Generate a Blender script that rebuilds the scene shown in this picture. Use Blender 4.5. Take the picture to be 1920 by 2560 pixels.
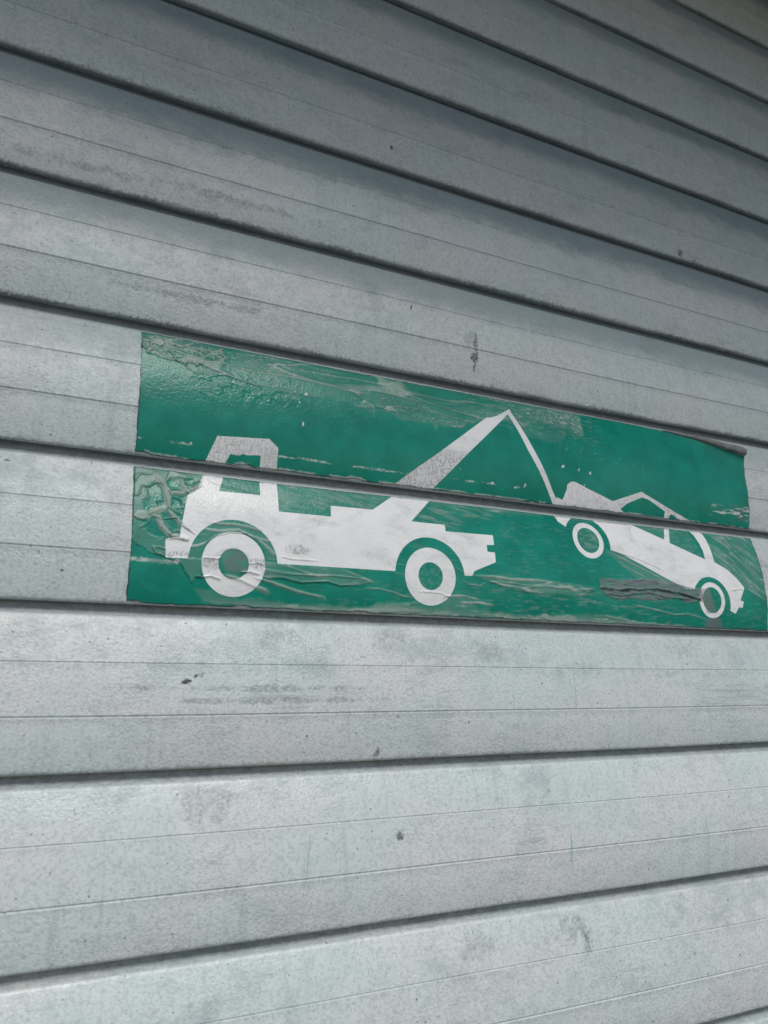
import bpy, math
import numpy as np
from mathutils import Matrix, Vector

for o in list(bpy.data.objects):
    bpy.data.objects.remove(o, do_unlink=True)
scene = bpy.context.scene
col = scene.collection

# ---------------------------------------------------------------- camera, sky, sun, exposure
PITCH = 0.1                        # one slat of the shutter, metres
ZC = 1.5 + 0.49361                 # height of the wall line Y = 0 (Y counts slats downwards)


def W(X, Y, z):
    """wall units (X right, Y slats down, z into the wall) -> metres"""
    return (X * PITCH, z * PITCH, ZC - Y * PITCH)


cam_d = bpy.data.cameras.new('camera')
cam = bpy.data.objects.new('camera', cam_d)
col.objects.link(cam)
scene.camera = cam
cam_d.sensor_fit = 'VERTICAL'
cam_d.sensor_height = 36.0
cam_d.lens = 1966.98 / 2560.0 * 36.0
cam_d.clip_start = 0.02
cam_d.clip_end = 200
R = np.array([[0.89630, 0.03760, -0.44190], [0.09580, 0.95650, 0.27570], [0.43300, -0.28940, 0.85370]])
U_, S_, V_ = np.linalg.svd(R)
R = U_ @ V_
toB = lambda v: Vector((v[0], v[2], -v[1]))
cx, cy, cz = toB(R[0]), -toB(R[1]), -toB(R[2])
m = Matrix((cx, cy, cz)).transposed().to_4x4()
m.translation = Vector(W(-0.9694, 4.9361, -5.0703))
cam.matrix_world = m
cam_d.dof.use_dof = True
cam_d.dof.focus_distance = 0.62
cam_d.dof.aperture_fstop = 12.0

SHADE_CANOPY_Y, SHADE_CANOPY_Z = -0.735, 2.545      # unseen canopy and side block, added to shade the shutter
SHADE_PIER_X, SHADE_PIER_Y = 1.22, -0.25
SUN_EL, SUN_AZ = 46.0, 174.0       # azimuth clockwise from +Y (the wall faces 180)
world = bpy.data.worlds.new('World')
scene.world = world
world.use_nodes = True
wn = world.node_tree.nodes
sky = wn.new('ShaderNodeTexSky')
sky.sky_type = 'NISHITA'
sky.sun_disc = False
sky.sun_elevation = math.radians(SUN_EL)
sky.sun_rotation = math.radians(SUN_AZ)
sky.air_density = 1.0
sky.dust_density = 0.8
sky.ozone_density = 1.0
world.node_tree.links.new(sky.outputs[0], wn['Background'].inputs['Color'])
wn['Background'].inputs['Strength'].default_value = 0.05

sun_d = bpy.data.lights.new('sun', 'SUN')
sun_d.energy = 1.5
sun_d.angle = math.radians(22)
sun_d.color = (1.0, 0.98, 0.915)
sun = bpy.data.objects.new('sun', sun_d)
col.objects.link(sun)
el, az = math.radians(SUN_EL), math.radians(SUN_AZ)
sun_dir = Vector((math.sin(az) * math.cos(el), math.cos(az) * math.cos(el), math.sin(el)))
sun.rotation_euler = sun_dir.to_track_quat('Z', 'Y').to_euler()
sun.location = (-2, -4, 5)

scene.render.engine = 'CYCLES'
scene.cycles.max_bounces = 4
scene.cycles.diffuse_bounces = 3
scene.cycles.glossy_bounces = 2
scene.view_settings.view_transform = 'Standard'
scene.view_settings.look = 'None'
scene.view_settings.gamma = 1.0
scene.view_settings.exposure = 0.91


# ---------------------------------------------------------------- helpers
def tag(o, label=None, cat=None, group=None, kind=None):
    for k, v in (('label', label), ('category', cat), ('group', group), ('kind', kind)):
        if v:
            o[k] = v
    return o


def empty(name, loc, parent=None):
    o = bpy.data.objects.new(name, None)
    o.empty_display_size = 0.05
    col.objects.link(o)
    o.location = loc
    return o


def link(name, me, mat=None, parent=None, loc=(0, 0, 0)):
    o = bpy.data.objects.new(name, me)
    col.objects.link(o)
    if mat is not None and not me.materials:
        me.materials.append(mat)
    o.parent = parent
    o.location = loc
    return o


def mesh_of(name, verts, faces, smooth=False):
    me = bpy.data.meshes.new(name)
    me.from_pydata([tuple(v) for v in verts], [], [tuple(f) for f in faces])
    if smooth:
        me.polygons.foreach_set('use_smooth', [True] * len(me.polygons))
    me.update()
    return me


def box_mesh(name, x0, x1, y0, y1, z0, z1, b=0.004):
    """box with bevelled edges"""
    import bmesh
    bm = bmesh.new()
    bmesh.ops.create_cube(bm, size=1)
    for v in bm.verts:
        v.co = (x0 if v.co.x < 0 else x1, y0 if v.co.y < 0 else y1, z0 if v.co.z < 0 else z1)
    bmesh.ops.bevel(bm, geom=list(bm.edges), offset=b, segments=2, affect='EDGES', profile=0.5)
    me = bpy.data.meshes.new(name)
    bm.to_mesh(me)
    bm.free()
    return me


class NT:
    """small node-graph writer"""
    def __init__(s, name):
        s.mat = bpy.data.materials.new(name)
        s.mat.use_nodes = True
        s.t = s.mat.node_tree
        s.bsdf = s.t.nodes['Principled BSDF']

    def new(s, typ, ins=None, **kw):
        n = s.t.nodes.new(typ)
        for k, v in kw.items():
            setattr(n, k, v)
        for k, v in (ins or {}).items():
            s.put(n.inputs[k], v)
        return n

    def put(s, sock, v):
        if isinstance(v, bpy.types.NodeSocket):
            s.t.links.new(v, sock)
        elif v is not None:
            if sock.type == 'RGBA' and len(v) == 3:
                v = (*v, 1)
            sock.default_value = v

    def math(s, op, a, b=0.0, c=0.0, clamp=False):
        n = s.new('ShaderNodeMath', {0: a, 1: b, 2: c}, operation=op)
        n.use_clamp = clamp
        return n.outputs[0]

    def mul(s, a, b): return s.math('MULTIPLY', a, b)
    def add(s, a, b): return s.math('ADD', a, b)
    def sub(s, a, b): return s.math('SUBTRACT', a, b)

    def ramp(s, v, a, b, lo=0.0, hi=1.0):
        n = s.new('ShaderNodeMapRange', {'Value': v, 'From Min': a, 'From Max': b, 'To Min': lo, 'To Max': hi},
                  interpolation_type='SMOOTHSTEP')
        return n.outputs[0]

    def noise(s, vec, scale, detail=4, rough=0.55, dist=0.0):
        n = s.new('ShaderNodeTexNoise', {'Vector': vec, 'Scale': scale, 'Detail': detail, 'Roughness': rough,
                                         'Distortion': dist})
        return n.outputs[0]

    def mapv(s, vec, scale=(1, 1, 1), loc=(0, 0, 0)):
        return s.new('ShaderNodeMapping', {'Vector': vec, 'Scale': scale, 'Location': loc}).outputs[0]

    def mix(s, f, a, b):
        n = s.new('ShaderNodeMix', data_type='RGBA')
        s.put(n.inputs[0], f)
        s.put(n.inputs[6], a)
        s.put(n.inputs[7], b)
        return n.outputs[2]

    def attr(s, name):
        return s.new('ShaderNodeAttribute', attribute_name=name).outputs['Fac']


# value noise for the sticker geometry
def vnoise(x, y, seed=0):
    xi = np.floor(x).astype(np.int64)
    yi = np.floor(y).astype(np.int64)
    fx, fy = x - xi, y - yi
    fx = fx * fx * (3 - 2 * fx)
    fy = fy * fy * (3 - 2 * fy)

    def h(a, b):
        n = (a * 374761393 + b * 668265263 + seed * 974634777) & 0x7fffffff
        n = ((n ^ (n >> 13)) * 1274126177) & 0x7fffffff
        n = n ^ (n >> 16)
        return (n & 0xffff) / 65535.0
    return (h(xi, yi) * (1 - fx) + h(xi + 1, yi) * fx) * (1 - fy) + (h(xi, yi + 1) * (1 - fx) + h(xi + 1, yi + 1) * fx) * fy


def fbm(x, y, octs=4, seed=0):
    r, a, t = 0, 1.0, 0
    for i in range(octs):
        r = r + a * vnoise(x * 2 ** i, y * 2 ** i, seed + i)
        t += a
        a *= 0.55
    return r / t


def sstep(a, b, v):
    t = np.clip((v - a) / (b - a), 0, 1)
    return t * t * (3 - 2 * t)


def sd_poly(px, py, poly, margin=0.06):
    """signed distance to a polygon (negative inside), exact within the margin"""
    P = np.array(poly)
    res = np.full(px.shape, margin)
    lo, hi = P.min(0) - margin, P.max(0) + margin
    m_ = (px > lo[0]) & (px < hi[0]) & (py > lo[1]) & (py < hi[1])
    x, y = px[m_], py[m_]
    d = np.full(x.shape, 1e9)
    ins = np.zeros(x.shape, bool)
    for i in range(len(P)):
        a, b = P[i - 1], P[i]
        e = b - a
        L2 = max(e @ e, 1e-12)
        t = np.clip(((x - a[0]) * e[0] + (y - a[1]) * e[1]) / L2, 0, 1)
        d = np.minimum(d, (x - a[0] - t * e[0]) ** 2 + (y - a[1] - t * e[1]) ** 2)
        if a[1] != b[1]:
            c = (a[1] > y) != (b[1] > y)
            ins ^= c & (x < (b[0] - a[0]) * (y - a[1]) / (b[1] - a[1]) + a[0])
    d = np.sqrt(d)
    res[m_] = np.where(ins, -d, d)
    return res


def d_line(px, py, pts, margin):
    """distance to a polyline and the position along it (0..1)"""
    P = np.array(pts)
    res = np.full(px.shape, 9.0)
    tt = np.zeros(px.shape)
    lo, hi = P.min(0) - margin, P.max(0) + margin
    m_ = (px > lo[0]) & (px < hi[0]) & (py > lo[1]) & (py < hi[1])
    x, y = px[m_], py[m_]
    d = np.full(x.shape, 1e9)
    tb = np.zeros(x.shape)
    seg = np.linalg.norm(P[1:] - P[:-1], axis=1)
    cum = np.r_[0, np.cumsum(seg)]
    for i in range(len(seg)):
        a, e = P[i], P[i + 1] - P[i]
        t = np.clip(((x - a[0]) * e[0] + (y - a[1]) * e[1]) / max(e @ e, 1e-12), 0, 1)
        dd = np.hypot(x - a[0] - t * e[0], y - a[1] - t * e[1])
        k = dd < d
        d[k] = dd[k]
        tb[k] = ((cum[i] + t * seg[i]) / cum[-1])[k]
    res[m_] = d
    tt[m_] = tb
    return res, tt


# ---------------------------------------------------------------- materials
def mat_slat(marks, grime=0.5, bend=0.5):
    g = NT('weathered_white_paint')
    tc = g.new('ShaderNodeTexCoord').outputs['Object']          # x along the slat, z 0 (lower edge) .. 0.1
    rnd = g.new('ShaderNodeObjectInfo').outputs['Random']
    off = g.new('ShaderNodeCombineXYZ', {0: g.mul(rnd, 37.0), 1: g.mul(rnd, 11.0), 2: g.mul(rnd, 23.0)}).outputs[0]
    v = g.new('ShaderNodeVectorMath', {0: tc, 1: off}, operation='ADD').outputs[0]
    sep = g.new('ShaderNodeSeparateXYZ', {0: tc})
    z = sep.outputs[2]
    wp = g.new('ShaderNodeNewGeometry').outputs['Position']      # metres on the wall, for single marks
    # paint, chalked unevenly
    big = g.noise(g.mapv(v, (1, 1, 1.6)), 9, 2, 0.5)
    mid = g.noise(v, 105, 3, 0.65)
    bl = g.noise(g.mapv(v, (0.6, 1, 1.25)), 17, 4, 0.62, 0.6)
    bl2 = g.noise(g.mapv(v, (0.8, 1, 1.2)), 58, 3, 0.65, 0.3)
    finen = g.new('ShaderNodeTexNoise', {'Vector': v, 'Scale': 430.0, 'Detail': 2.0, 'Roughness': 0.7})
    fine = finen.outputs[0]
    c = g.mix(g.ramp(big, 0.38, 0.62), (0.505, 0.572, 0.565), (0.550, 0.562, 0.565))
    mot = g.add(g.mul(mid, 0.5), g.mul(bl2, 0.5))
    c = g.mix(g.ramp(mot, 0.43, 0.66, 0, 0.34), c, (0.37, 0.425, 0.43))
    c = g.mix(g.ramp(fine, 0.44, 0.70, 0, 0.55), c, (0.31, 0.345, 0.35))
    # grey green blotches, mostly on the upper bend of a slat
    up = g.ramp(z, 0.050, 0.068, 0.35, 1.0)
    blot = g.mul(g.ramp(g.add(g.mul(bl, 0.60), g.mul(bl2, 0.40)), 0.50, 0.66), up)
    c = g.mix(g.mul(blot, 0.40), c, (0.225, 0.300, 0.315))
    # shade of the upward bend put into the colour, bluish, softly uneven edge
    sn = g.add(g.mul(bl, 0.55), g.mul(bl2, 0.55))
    bend_shade = g.ramp(g.add(g.mul(g.sub(z, 0.063), 20.0), g.mul(g.sub(sn, 0.55), 0.6)), -0.24, 0.32)
    c = g.mix(g.mul(bend_shade, bend), c, (0.140, 0.212, 0.240))
    # run-off streaks below the joint
    st = g.noise(g.mapv(v, (170, 30, 8)), 1.0, 3, 0.65)
    c = g.mix(g.mul(g.ramp(st, 0.50, 0.76), g.ramp(big, 0.62, 0.40, 0.05, 0.34)), c, (0.29, 0.335, 0.34))
    # rubbed horizontal bands left by the rolling slats
    rb = g.noise(g.mapv(v, (26, 10, 420)), 1.0, 3, 0.65)
    rbm = g.math('MAXIMUM', g.mul(g.ramp(z, 0.028, 0.036), g.ramp(z, 0.058, 0.050)), 0.42)
    c = g.mix(g.mul(g.mul(g.ramp(rb, 0.46, 0.66), rbm), g.ramp(bl, 0.52, 0.66, 0, 0.50)), c, (0.27, 0.29, 0.295))
    # grime caught along the lower edge; the neck is toned darker
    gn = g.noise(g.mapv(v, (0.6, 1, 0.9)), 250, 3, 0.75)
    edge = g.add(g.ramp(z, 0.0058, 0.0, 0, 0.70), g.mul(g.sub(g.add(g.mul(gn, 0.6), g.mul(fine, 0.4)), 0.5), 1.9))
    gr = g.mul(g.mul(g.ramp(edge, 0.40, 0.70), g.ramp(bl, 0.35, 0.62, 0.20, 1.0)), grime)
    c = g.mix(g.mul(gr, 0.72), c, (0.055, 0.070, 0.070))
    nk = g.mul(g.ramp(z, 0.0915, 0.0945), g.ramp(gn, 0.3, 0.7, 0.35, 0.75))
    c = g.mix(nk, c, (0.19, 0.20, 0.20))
    # fly specks and pits
    vj = g.new('ShaderNodeVectorMath', {0: v, 1: g.new('ShaderNodeVectorMath', {0: finen.outputs['Color'], 'Scale': 0.0022}, operation='SCALE').outputs[0]}, operation='ADD').outputs[0]
    vo = g.new('ShaderNodeTexVoronoi', {'Vector': vj, 'Scale': 190.0}, feature='F1')
    pick = g.new('ShaderNodeSeparateColor', {0: vo.outputs['Color']})
    rad = g.math('MULTIPLY', g.ramp(pick.outputs[0], 0.70, 1.06, 0.0, 1.0), 0.17)
    spk = g.math('LESS_THAN', vo.outputs['Distance'], rad)
    c = g.mix(g.mul(spk, 0.72), c, (0.10, 0.12, 0.12))
    vo2 = g.new('ShaderNodeTexVoronoi', {'Vector': vj, 'Scale': 560.0}, feature='F1')
    pick2 = g.new('ShaderNodeSeparateColor', {0: vo2.outputs['Color']})
    spk2 = g.math('LESS_THAN', vo2.outputs['Distance'], g.mul(g.ramp(pick2.outputs[1], 0.58, 1.0), 0.27))
    c = g.mix(g.mul(spk2, 0.45), c, (0.20, 0.225, 0.225))
    # single marks: (X, Y, half width, half height, slant, strength, colour)
    wob, wob2 = gn, fine
    wob3 = g.noise(wp, 75, 3, 0.7, 0.5) if marks else 0.5
    ws = g.new('ShaderNodeSeparateXYZ', {0: wp})
    DK = (0.045, 0.052, 0.052)
    TEAL = (0.09, 0.33, 0.37)
    for X, Y, hw, hh, sl, stg, colr, ragged in marks:
        x0, _, z0 = W(X, Y, 0)
        dx = g.sub(ws.outputs[0], x0)
        dz = g.sub(ws.outputs[2], z0)
        dx = g.sub(dx, g.mul(dz, sl))
        q = g.add(g.math('POWER', g.math('ABSOLUTE', g.math('DIVIDE', dx, hw)), 2.0),
                  g.math('POWER', g.math('ABSOLUTE', g.math('DIVIDE', dz, hh)), 2.0))
        if colr in 'sg' and (hh > 0.006 or hw > 0.01):
            q = g.add(q, g.mul(g.sub(wob3, 0.5), 7.0))
            f = g.ramp(q, 1.4, -0.5)
        else:
            q = g.add(q, g.mul(g.sub(wob, 0.5), ragged))
            f = g.ramp(q, 1.15, 0.35)
        if ragged > 3:
            f = g.mul(f, g.ramp(wob2, 0.34, 0.58, 0.35, 1.0))
        c = g.mix(g.mul(f, stg), c, {'d': DK, 't': TEAL, 's': (0.22, 0.255, 0.26), 'g': (0.24, 0.28, 0.285)}[colr])
    g.put(g.bsdf.inputs['Base Color'], c)
    # orange peel and dust, stronger in some places than in others
    op = g.noise(v, 560, 2, 0.65)
    bmp = g.new('ShaderNodeBump', {'Height': op, 'Strength': g.ramp(bl, 0.35, 0.65, 0.30, 0.75), 'Distance': 0.0008})
    g.put(g.bsdf.inputs['Normal'], bmp.outputs[0])
    g.put(g.bsdf.inputs['Roughness'], g.ramp(mot, 0.35, 0.65, 0.39, 0.50))
    g.put(g.bsdf.inputs['Specular IOR Level'], 0.56)
    return g.mat


MARKS = [
    (2.500, 1.750, 0.0042, 0.0058, 0.15, 1.0, 'd', 4.5), (2.52, 1.640, 0.0026, 0.0105, 0.08, 0.8, 'd', 5.0),
    (2.46, 1.60, 0.0050, 0.0075, 0.3, 0.55, 's', 5.0), (2.50, 1.84, 0.0014, 0.0060, 0.10, 0.75, 'd', 4.0),
    (0.150, 4.480, 0.0034, 0.0020, 0.7, 1.0, 'd', 2.6), (0.205, 4.450, 0.0013, 0.0011, 0.8, 0.95, 'd', 2.5), (0.24, 4.44, 0.0030, 0.0016, 0.4, 0.5, 'd', 5.0),
    (1.798, -0.165, 0.0016, 0.0022, 0, 0.9, 'd', 1.5), (1.904, 1.425, 0.0010, 0.0030, 0.2, 0.8, 'd', 2.0),
    (1.60, 5.485, 0.0034, 0.0034, 0.2, 0.8, 'd', 4.5), (3.08, 6.30, 0.0020, 0.0075, -0.2, 0.7, 'd', 4.2),
    (2.98, 6.25, 0.0190, 0.0120, 0, 0.8, 's', 5.0), (2.2, 6.20, 0.0150, 0.0120, 0, 0.6, 's', 3.5),
    (3.012, 5.69, 0.00055, 0.0155, 0.04, 0.85, 't', 0.5), (0.947, 5.56, 0.0007, 0.0140, 0.10, 0.42, 't', 3.0),
    (3.195, 4.55, 0.0008, 0.0180, 0.05, 0.40, 't', 3.0), (2.60, 4.62, 0.0009, 0.0120, 0.05, 0.25, 't', 3.5),
    (-0.98, 3.145, 0.0020, 0.0008, -0.4, 0.9, 'd', 1.0), (-0.62, 3.82, 0.0013, 0.0009, 0, 0.85, 'd', 1.8),
    (1.466, 4.95, 0.0022, 0.0040, 0.3, 0.7, 'd', 4.5), (5.29, -0.06, 0.0050, 0.0040, 0, 0.75, 'd', 4.2),
    (5.50, -0.03, 0.0016, 0.0016, 0, 0.8, 'd', 1.0), (3.30, 0.05, 0.0014, 0.0030, 0, 0.5, 'd', 2.0),
    (0.65, 4.525, 0.0800, 0.0022, 0.0, 0.75, 's', 3.2), (0.75, 4.60, 0.0800, 0.0020, 0.0, 0.7, 's', 3.2),
    (5.35, 4.51, 0.0220, 0.0020, 0.0, 0.40, 's', 3.0), (5.30, 4.57, 0.0200, 0.0016, 0.0, 0.30, 's', 3.0),
    (0.15, 1.775, 0.0700, 0.0030, 0.0, 0.85, 's', 3.4), (-0.45, 1.74, 0.0350, 0.0022, 0.0, 0.30, 's', 3.4),
    (-0.70, 0.88, 0.0500, 0.0040, 0.0, 0.75, 's', 3.6), (0.40, 0.84, 0.0700, 0.0045, 0.0, 0.75, 's', 3.6),
    (0.77, 4.20, 0.0160, 0.0110, 0.4, 0.55, 's', 3.6), (1.60, 4.19, 0.0140, 0.0100, 0.0, 0.5, 's', 3.6),
    (2.45, 4.24, 0.0160, 0.0090, 0.0, 0.6, 's', 4.0), (4.43, 4.18, 0.0190, 0.0085, 0.0, 0.55, 'g', 3.8),
    (5.10, 4.22, 0.0140, 0.0090, 0.0, 0.30, 'g', 3.6), (-0.45, 3.20, 0.0150, 0.0100, 0, 0.30, 'g', 3.2),
    (0.30, 5.19, 0.0200, 0.0120, 0, 0.6, 's', 3.6), (3.75, 5.14, 0.0060, 0.0120, 0.3, 0.34, 'g', 3.8),
    (4.40, 5.12, 0.0090, 0.0110, 0.3, 0.30, 'g', 3.8), (4.05, 6.18, 0.0050, 0.0120, 0.3, 0.34, 'g', 3.6),
    (2.55, 1.28, 0.0300, 0.0090, 0, 0.25, 'g', 3.2), (3.30, 1.30, 0.0240, 0.0080, 0, 0.28, 'g', 3.2),
    (-0.70, 6.85, 0.0040, 0.0040, 0.2, 0.4, 's', 4.0), (0.95, 4.83, 0.0012, 0.0010, 0, 0.6, 'd', 1.5),
]


def mat_sticker():
    g = NT('printed_vinyl_film')
    tc = g.new('ShaderNodeTexCoord').outputs['Object']
    sd, hz, ch, st, ck = (g.attr(a) for a in ('print_edge', 'film_haze', 'chip', 'stain', 'crack'))
    n1 = g.noise(tc, 55, 3, 0.6)
    n2 = g.noise(tc, 620, 2, 0.65)
    n3 = g.noise(g.mapv(tc, (900, 200, 220)), 1.0, 3, 0.7)
    green = g.mix(g.ramp(n1, 0.35, 0.7), (0.0, 0.180, 0.130), (0.001, 0.225, 0.163))
    fade = g.noise(g.mapv(tc, (0.5, 1, 1)), 16, 4, 0.65)
    green = g.mix(g.ramp(fade, 0.46, 0.72, 0, 0.55), green, (0.022, 0.245, 0.185))
    green = g.mix(g.ramp(fade, 0.50, 0.28, 0, 0.45), green, (0.0, 0.125, 0.092))
    green = g.mix(g.ramp(n2, 0.48, 0.72, 0, 0.42), green, (0.012, 0.16, 0.12))
    white = g.mix(g.ramp(n1, 0.35, 0.7), (0.72, 0.72, 0.725), (0.77, 0.762, 0.77))
    white = g.mix(g.ramp(n2, 0.52, 0.8, 0, 0.25), white, (0.50, 0.53, 0.53))
    # the upper white print has weathered: black scuffs in fine cracks
    scuff = g.mul(g.attr('scuff'), g.ramp(g.add(g.mul(n2, 0.55), g.mul(n3, 0.45)), 0.44, 0.60))
    white = g.mix(g.mul(scuff, 0.70), white, (0.15, 0.155, 0.155))
    white = g.mix(g.mul(g.attr('scuff'), 0.25), white, (0.45, 0.45, 0.45))
    wd = g.noise(g.mapv(tc, (0.6, 1, 1.3)), 34, 4, 0.7, 0.6)
    white = g.mix(g.ramp(wd, 0.46, 0.70, 0, 0.45), white, (0.44, 0.475, 0.475))
    crk = g.new('ShaderNodeTexVoronoi', {'Vector': g.mapv(tc, (0.55, 1, 1)), 'Scale': 95.0}, feature='DISTANCE_TO_EDGE').outputs['Distance']
    white = g.mix(g.mul(g.ramp(crk, 0.035, 0.0), g.ramp(wd, 0.50, 0.66, 0, 0.34)), white, (0.17, 0.175, 0.175))
    w = g.ramp(g.add(sd, g.mul(g.sub(n2, 0.5), 0.003)), 0.0009, -0.0009)
    vo = g.new('ShaderNodeTexVoronoi', {'Vector': tc, 'Scale': 330.0}, feature='F1')
    pk = g.new('ShaderNodeSeparateColor', {0: vo.outputs['Color']})
    spk = g.math('LESS_THAN', vo.outputs['Distance'], g.mul(g.ramp(pk.outputs[0], 0.86, 1.05), 0.17))
    c = g.mix(w, green, white)
    hazef = g.mul(hz, g.ramp(n2, 0.2, 0.75, 0.70, 1.0))
    c = g.mix(g.mul(g.mul(hazef, g.sub(1.0, g.mul(w, 0.80))), 1.0), c, g.mix(g.ramp(hz, 0.42, 0.78), (0.225, 0.305, 0.262), (0.40, 0.44, 0.40)))
    c = g.mix(st, c, (0.155, 0.145, 0.152))
    vi = g.attr('violet')
    c = g.mix(vi, c, (0.13, 0.125, 0.20))
    c = g.mix(ch, c, (0.60, 0.61, 0.60))
    c = g.mix(g.mul(spk, 0.6), c, (0.06, 0.075, 0.07))
    c = g.mix(ck, c, (0.03, 0.034, 0.034))
    g.put(g.bsdf.inputs['Base Color'], c)
    g.put(g.bsdf.inputs['Roughness'], g.ramp(g.add(hz, g.mul(n1, 0.3)), 0.1, 1.0, 0.27, 0.36))
    g.put(g.bsdf.inputs['Specular IOR Level'], 0.28)
    hgt = g.add(g.mul(g.noise(tc, 700, 2, 0.6), 0.8), g.mul(g.noise(tc, 210, 2, 0.6), 0.8))
    bmp = g.new('ShaderNodeBump', {'Height': hgt, 'Strength': 0.40, 'Distance': 0.0005})
    g.put(g.bsdf.inputs['Normal'], bmp.outputs[0])
    return g.mat


def mat_plain(name, a, b, scale, rough=0.7, bump=0.3):
    g = NT(name)
    tc = g.new('ShaderNodeTexCoord').outputs['Object']
    n = g.noise(tc, scale, 6, 0.65)
    g.put(g.bsdf.inputs['Base Color'], g.mix(g.ramp(n, 0.35, 0.68), a, b))
    g.put(g.bsdf.inputs['Roughness'], rough)
    bmp = g.new('ShaderNodeBump', {'Height': g.noise(tc, scale * 9, 5, 0.7), 'Strength': bump, 'Distance': 0.002})
    g.put(g.bsdf.inputs['Normal'], bmp.outputs[0])
    return g.mat


M_SLAT = mat_slat([])
M_STK = mat_sticker()
M_BACK = mat_plain('grey_film_backing', (0.11, 0.118, 0.118), (0.17, 0.178, 0.175), 120, 0.6, 0.15)
M_CONC = mat_plain('grey_paving', (0.17, 0.17, 0.165), (0.22, 0.215, 0.21), 9, 0.85, 0.5)
M_BLOCKER = mat_plain('dark_light_blocker', (0.05, 0.055, 0.06), (0.08, 0.085, 0.09), 7, 0.6, 0.4)  # dark, only for the two added light blockers

# ---------------------------------------------------------------- out of frame: pavement for bounce, canopy and side block added for shade
ground = link('pavement', mesh_of('pavement', [(-6, -9, 0), (6, -9, 0), (6, 0.6, 0), (-6, 0.6, 0)], [(0, 1, 2, 3)]), M_CONC)
tag(ground, kind='structure')
shade_canopy = link('added_canopy', box_mesh('added_canopy', -3.2, 3.2, SHADE_CANOPY_Y, 0.4, SHADE_CANOPY_Z, SHADE_CANOPY_Z + 0.2), M_BLOCKER)  # unseen overhang, added to darken the upper slats
tag(shade_canopy, kind='structure')
shade_pier = link('added_pier', box_mesh('added_pier', SHADE_PIER_X, SHADE_PIER_X + 0.6, SHADE_PIER_Y, 0.4, 0.0, SHADE_CANOPY_Z - 0.002), M_BLOCKER)  # unseen side block, added to darken the right
tag(shade_pier, kind='structure')

# ---------------------------------------------------------------- roller shutter
SX0, SX1 = -1.25, 1.18
K0, K1 = -5, 19                       # slats, by the index of their lower edge


def face_z(t):
    """depth of the bowed slat face at t (0 upper edge .. 1 lower edge), in pitches, negative towards the street"""
    q = (0.57 - t) / 0.462 if t < 0.57 else (t - 0.57) / 0.430
    return -0.061 * (1 - min(1.1, abs(q)) ** 2.2)


PROF = [(-.07, .100), (-.03, .086), (0.0, .076), (.03, .066), (.045, .060), (.056, .050), (.064, .036), (.071, .022),
        (.077, .0125), (.085, .0065), (.096, .0030)]
PROF += [(t, face_z(t)) for t in (.115, .13, .15, .18, .21, .24, .27, .30, .33, .355)]
PROF += [(.3650, face_z(.3650)), (.3690, face_z(.369) + .0044), (.3730, face_z(.373) + .0052), (.3780, face_z(.378) - .0016), (.386, face_z(.386) - .0011)]
PROF += [(t, face_z(t)) for t in (.40, .43, .46, .49, .52, .55, .58, .61, .64, .665)]
PROF += [(.6770, face_z(.677)), (.6820, face_z(.682) + .0068), (.6870, face_z(.687) + .0082), (.6935, face_z(.6935) - .0034), (.703, face_z(.703) - .0024)]
PROF += [(t, face_z(t)) for t in (.715, .74, .77, .80, .83, .86, .89, .92, .945, .965)]
PROF += [(.980, -.0055), (.988, -.0025), (.994, .002), (.998, .008), (1.0, .015), (.999, .024), (.994, .036), (.985, .066)]
FT = np.r_[[.075, .083, .090, .101], np.arange(.115, .975, .01), [.982, .989, .995]]
FZ = np.array([.024, .0135, .0065, .0025] + [face_z(t) for t in np.arange(.115, .975, .01)] + [-.0050, -.0022, .0025])


def slat_mesh(seed, wav=1.0):
    nx = 90
    xs = np.linspace(SX0, SX1, nx + 1)
    rs = np.random.RandomState(seed)
    ph = rs.uniform(0, 6.28, 6)
    verts, faces = [], []
    n = len(PROF)
    for x in xs:
        wz = wav * 0.00025 * math.sin(x * 7 + ph[0]) + wav * 0.00016 * math.sin(x * 17 + ph[1])
        wd = wav * 0.0005 * math.sin(x * 5 + ph[2]) + wav * 0.00025 * math.sin(x * 13 + ph[3])
        for t, z in PROF:
            bow = math.sin(max(0, min(1, t)) * math.pi)
            verts.append((x, z * PITCH + wd * bow, (1 - t) * PITCH + wz))
    for i in range(nx):
        for j in range(n - 1):
            a = i * n + j
            faces.append((a, a + 1, a + n + 1, a + n))
    me = mesh_of('slat', verts, faces, True)
    me.set_sharp_from_angle(angle=math.radians(50))
    return me


shutter = empty('roller_shutter', (0, 0, 0))
tag(shutter, 'weathered off-white metal roller shutter of horizontal ribbed slats behind the green sticker', 'shutter')
GRIME = {0: 0.6, 1: 0.75, 2: 0.85, 3: 0.45, 4: 0.5, 5: 0.45, 6: 0.4, 7: 0.4, 8: 0.4}      # lower slats get wiped
BEND_SHADE = {1: 0.64, 2: 0.52, 3: 0.30, 4: 0.12, 5: 0.10, 6: 0.06, 7: 0.06, 8: 0.06}  # strength of the shade painted on each slat's upward bend
slat_meshes = [slat_mesh(s) for s in range(5)]
flat_mesh = slat_mesh(9, 0.0)                 # lies under the sticker
for me_ in slat_meshes + [flat_mesh]:
    me_.materials.append(M_SLAT)
for k in range(K0, K1 + 1):
    o = link('slat', flat_mesh if k in (3, 4) else slat_meshes[(k * 3) % 5], None, shutter, (0, 0, ZC - k * PITCH))
    mk = [q for q in MARKS if k - 1 <= q[1] < k]
    if k < 9:
        o.material_slots[0].link = 'OBJECT'
        o.material_slots[0].material = mat_slat(mk, GRIME.get(k, 0.5), BEND_SHADE.get(k, 0.66))
ZB = ZC - K1 * PITCH
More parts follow.
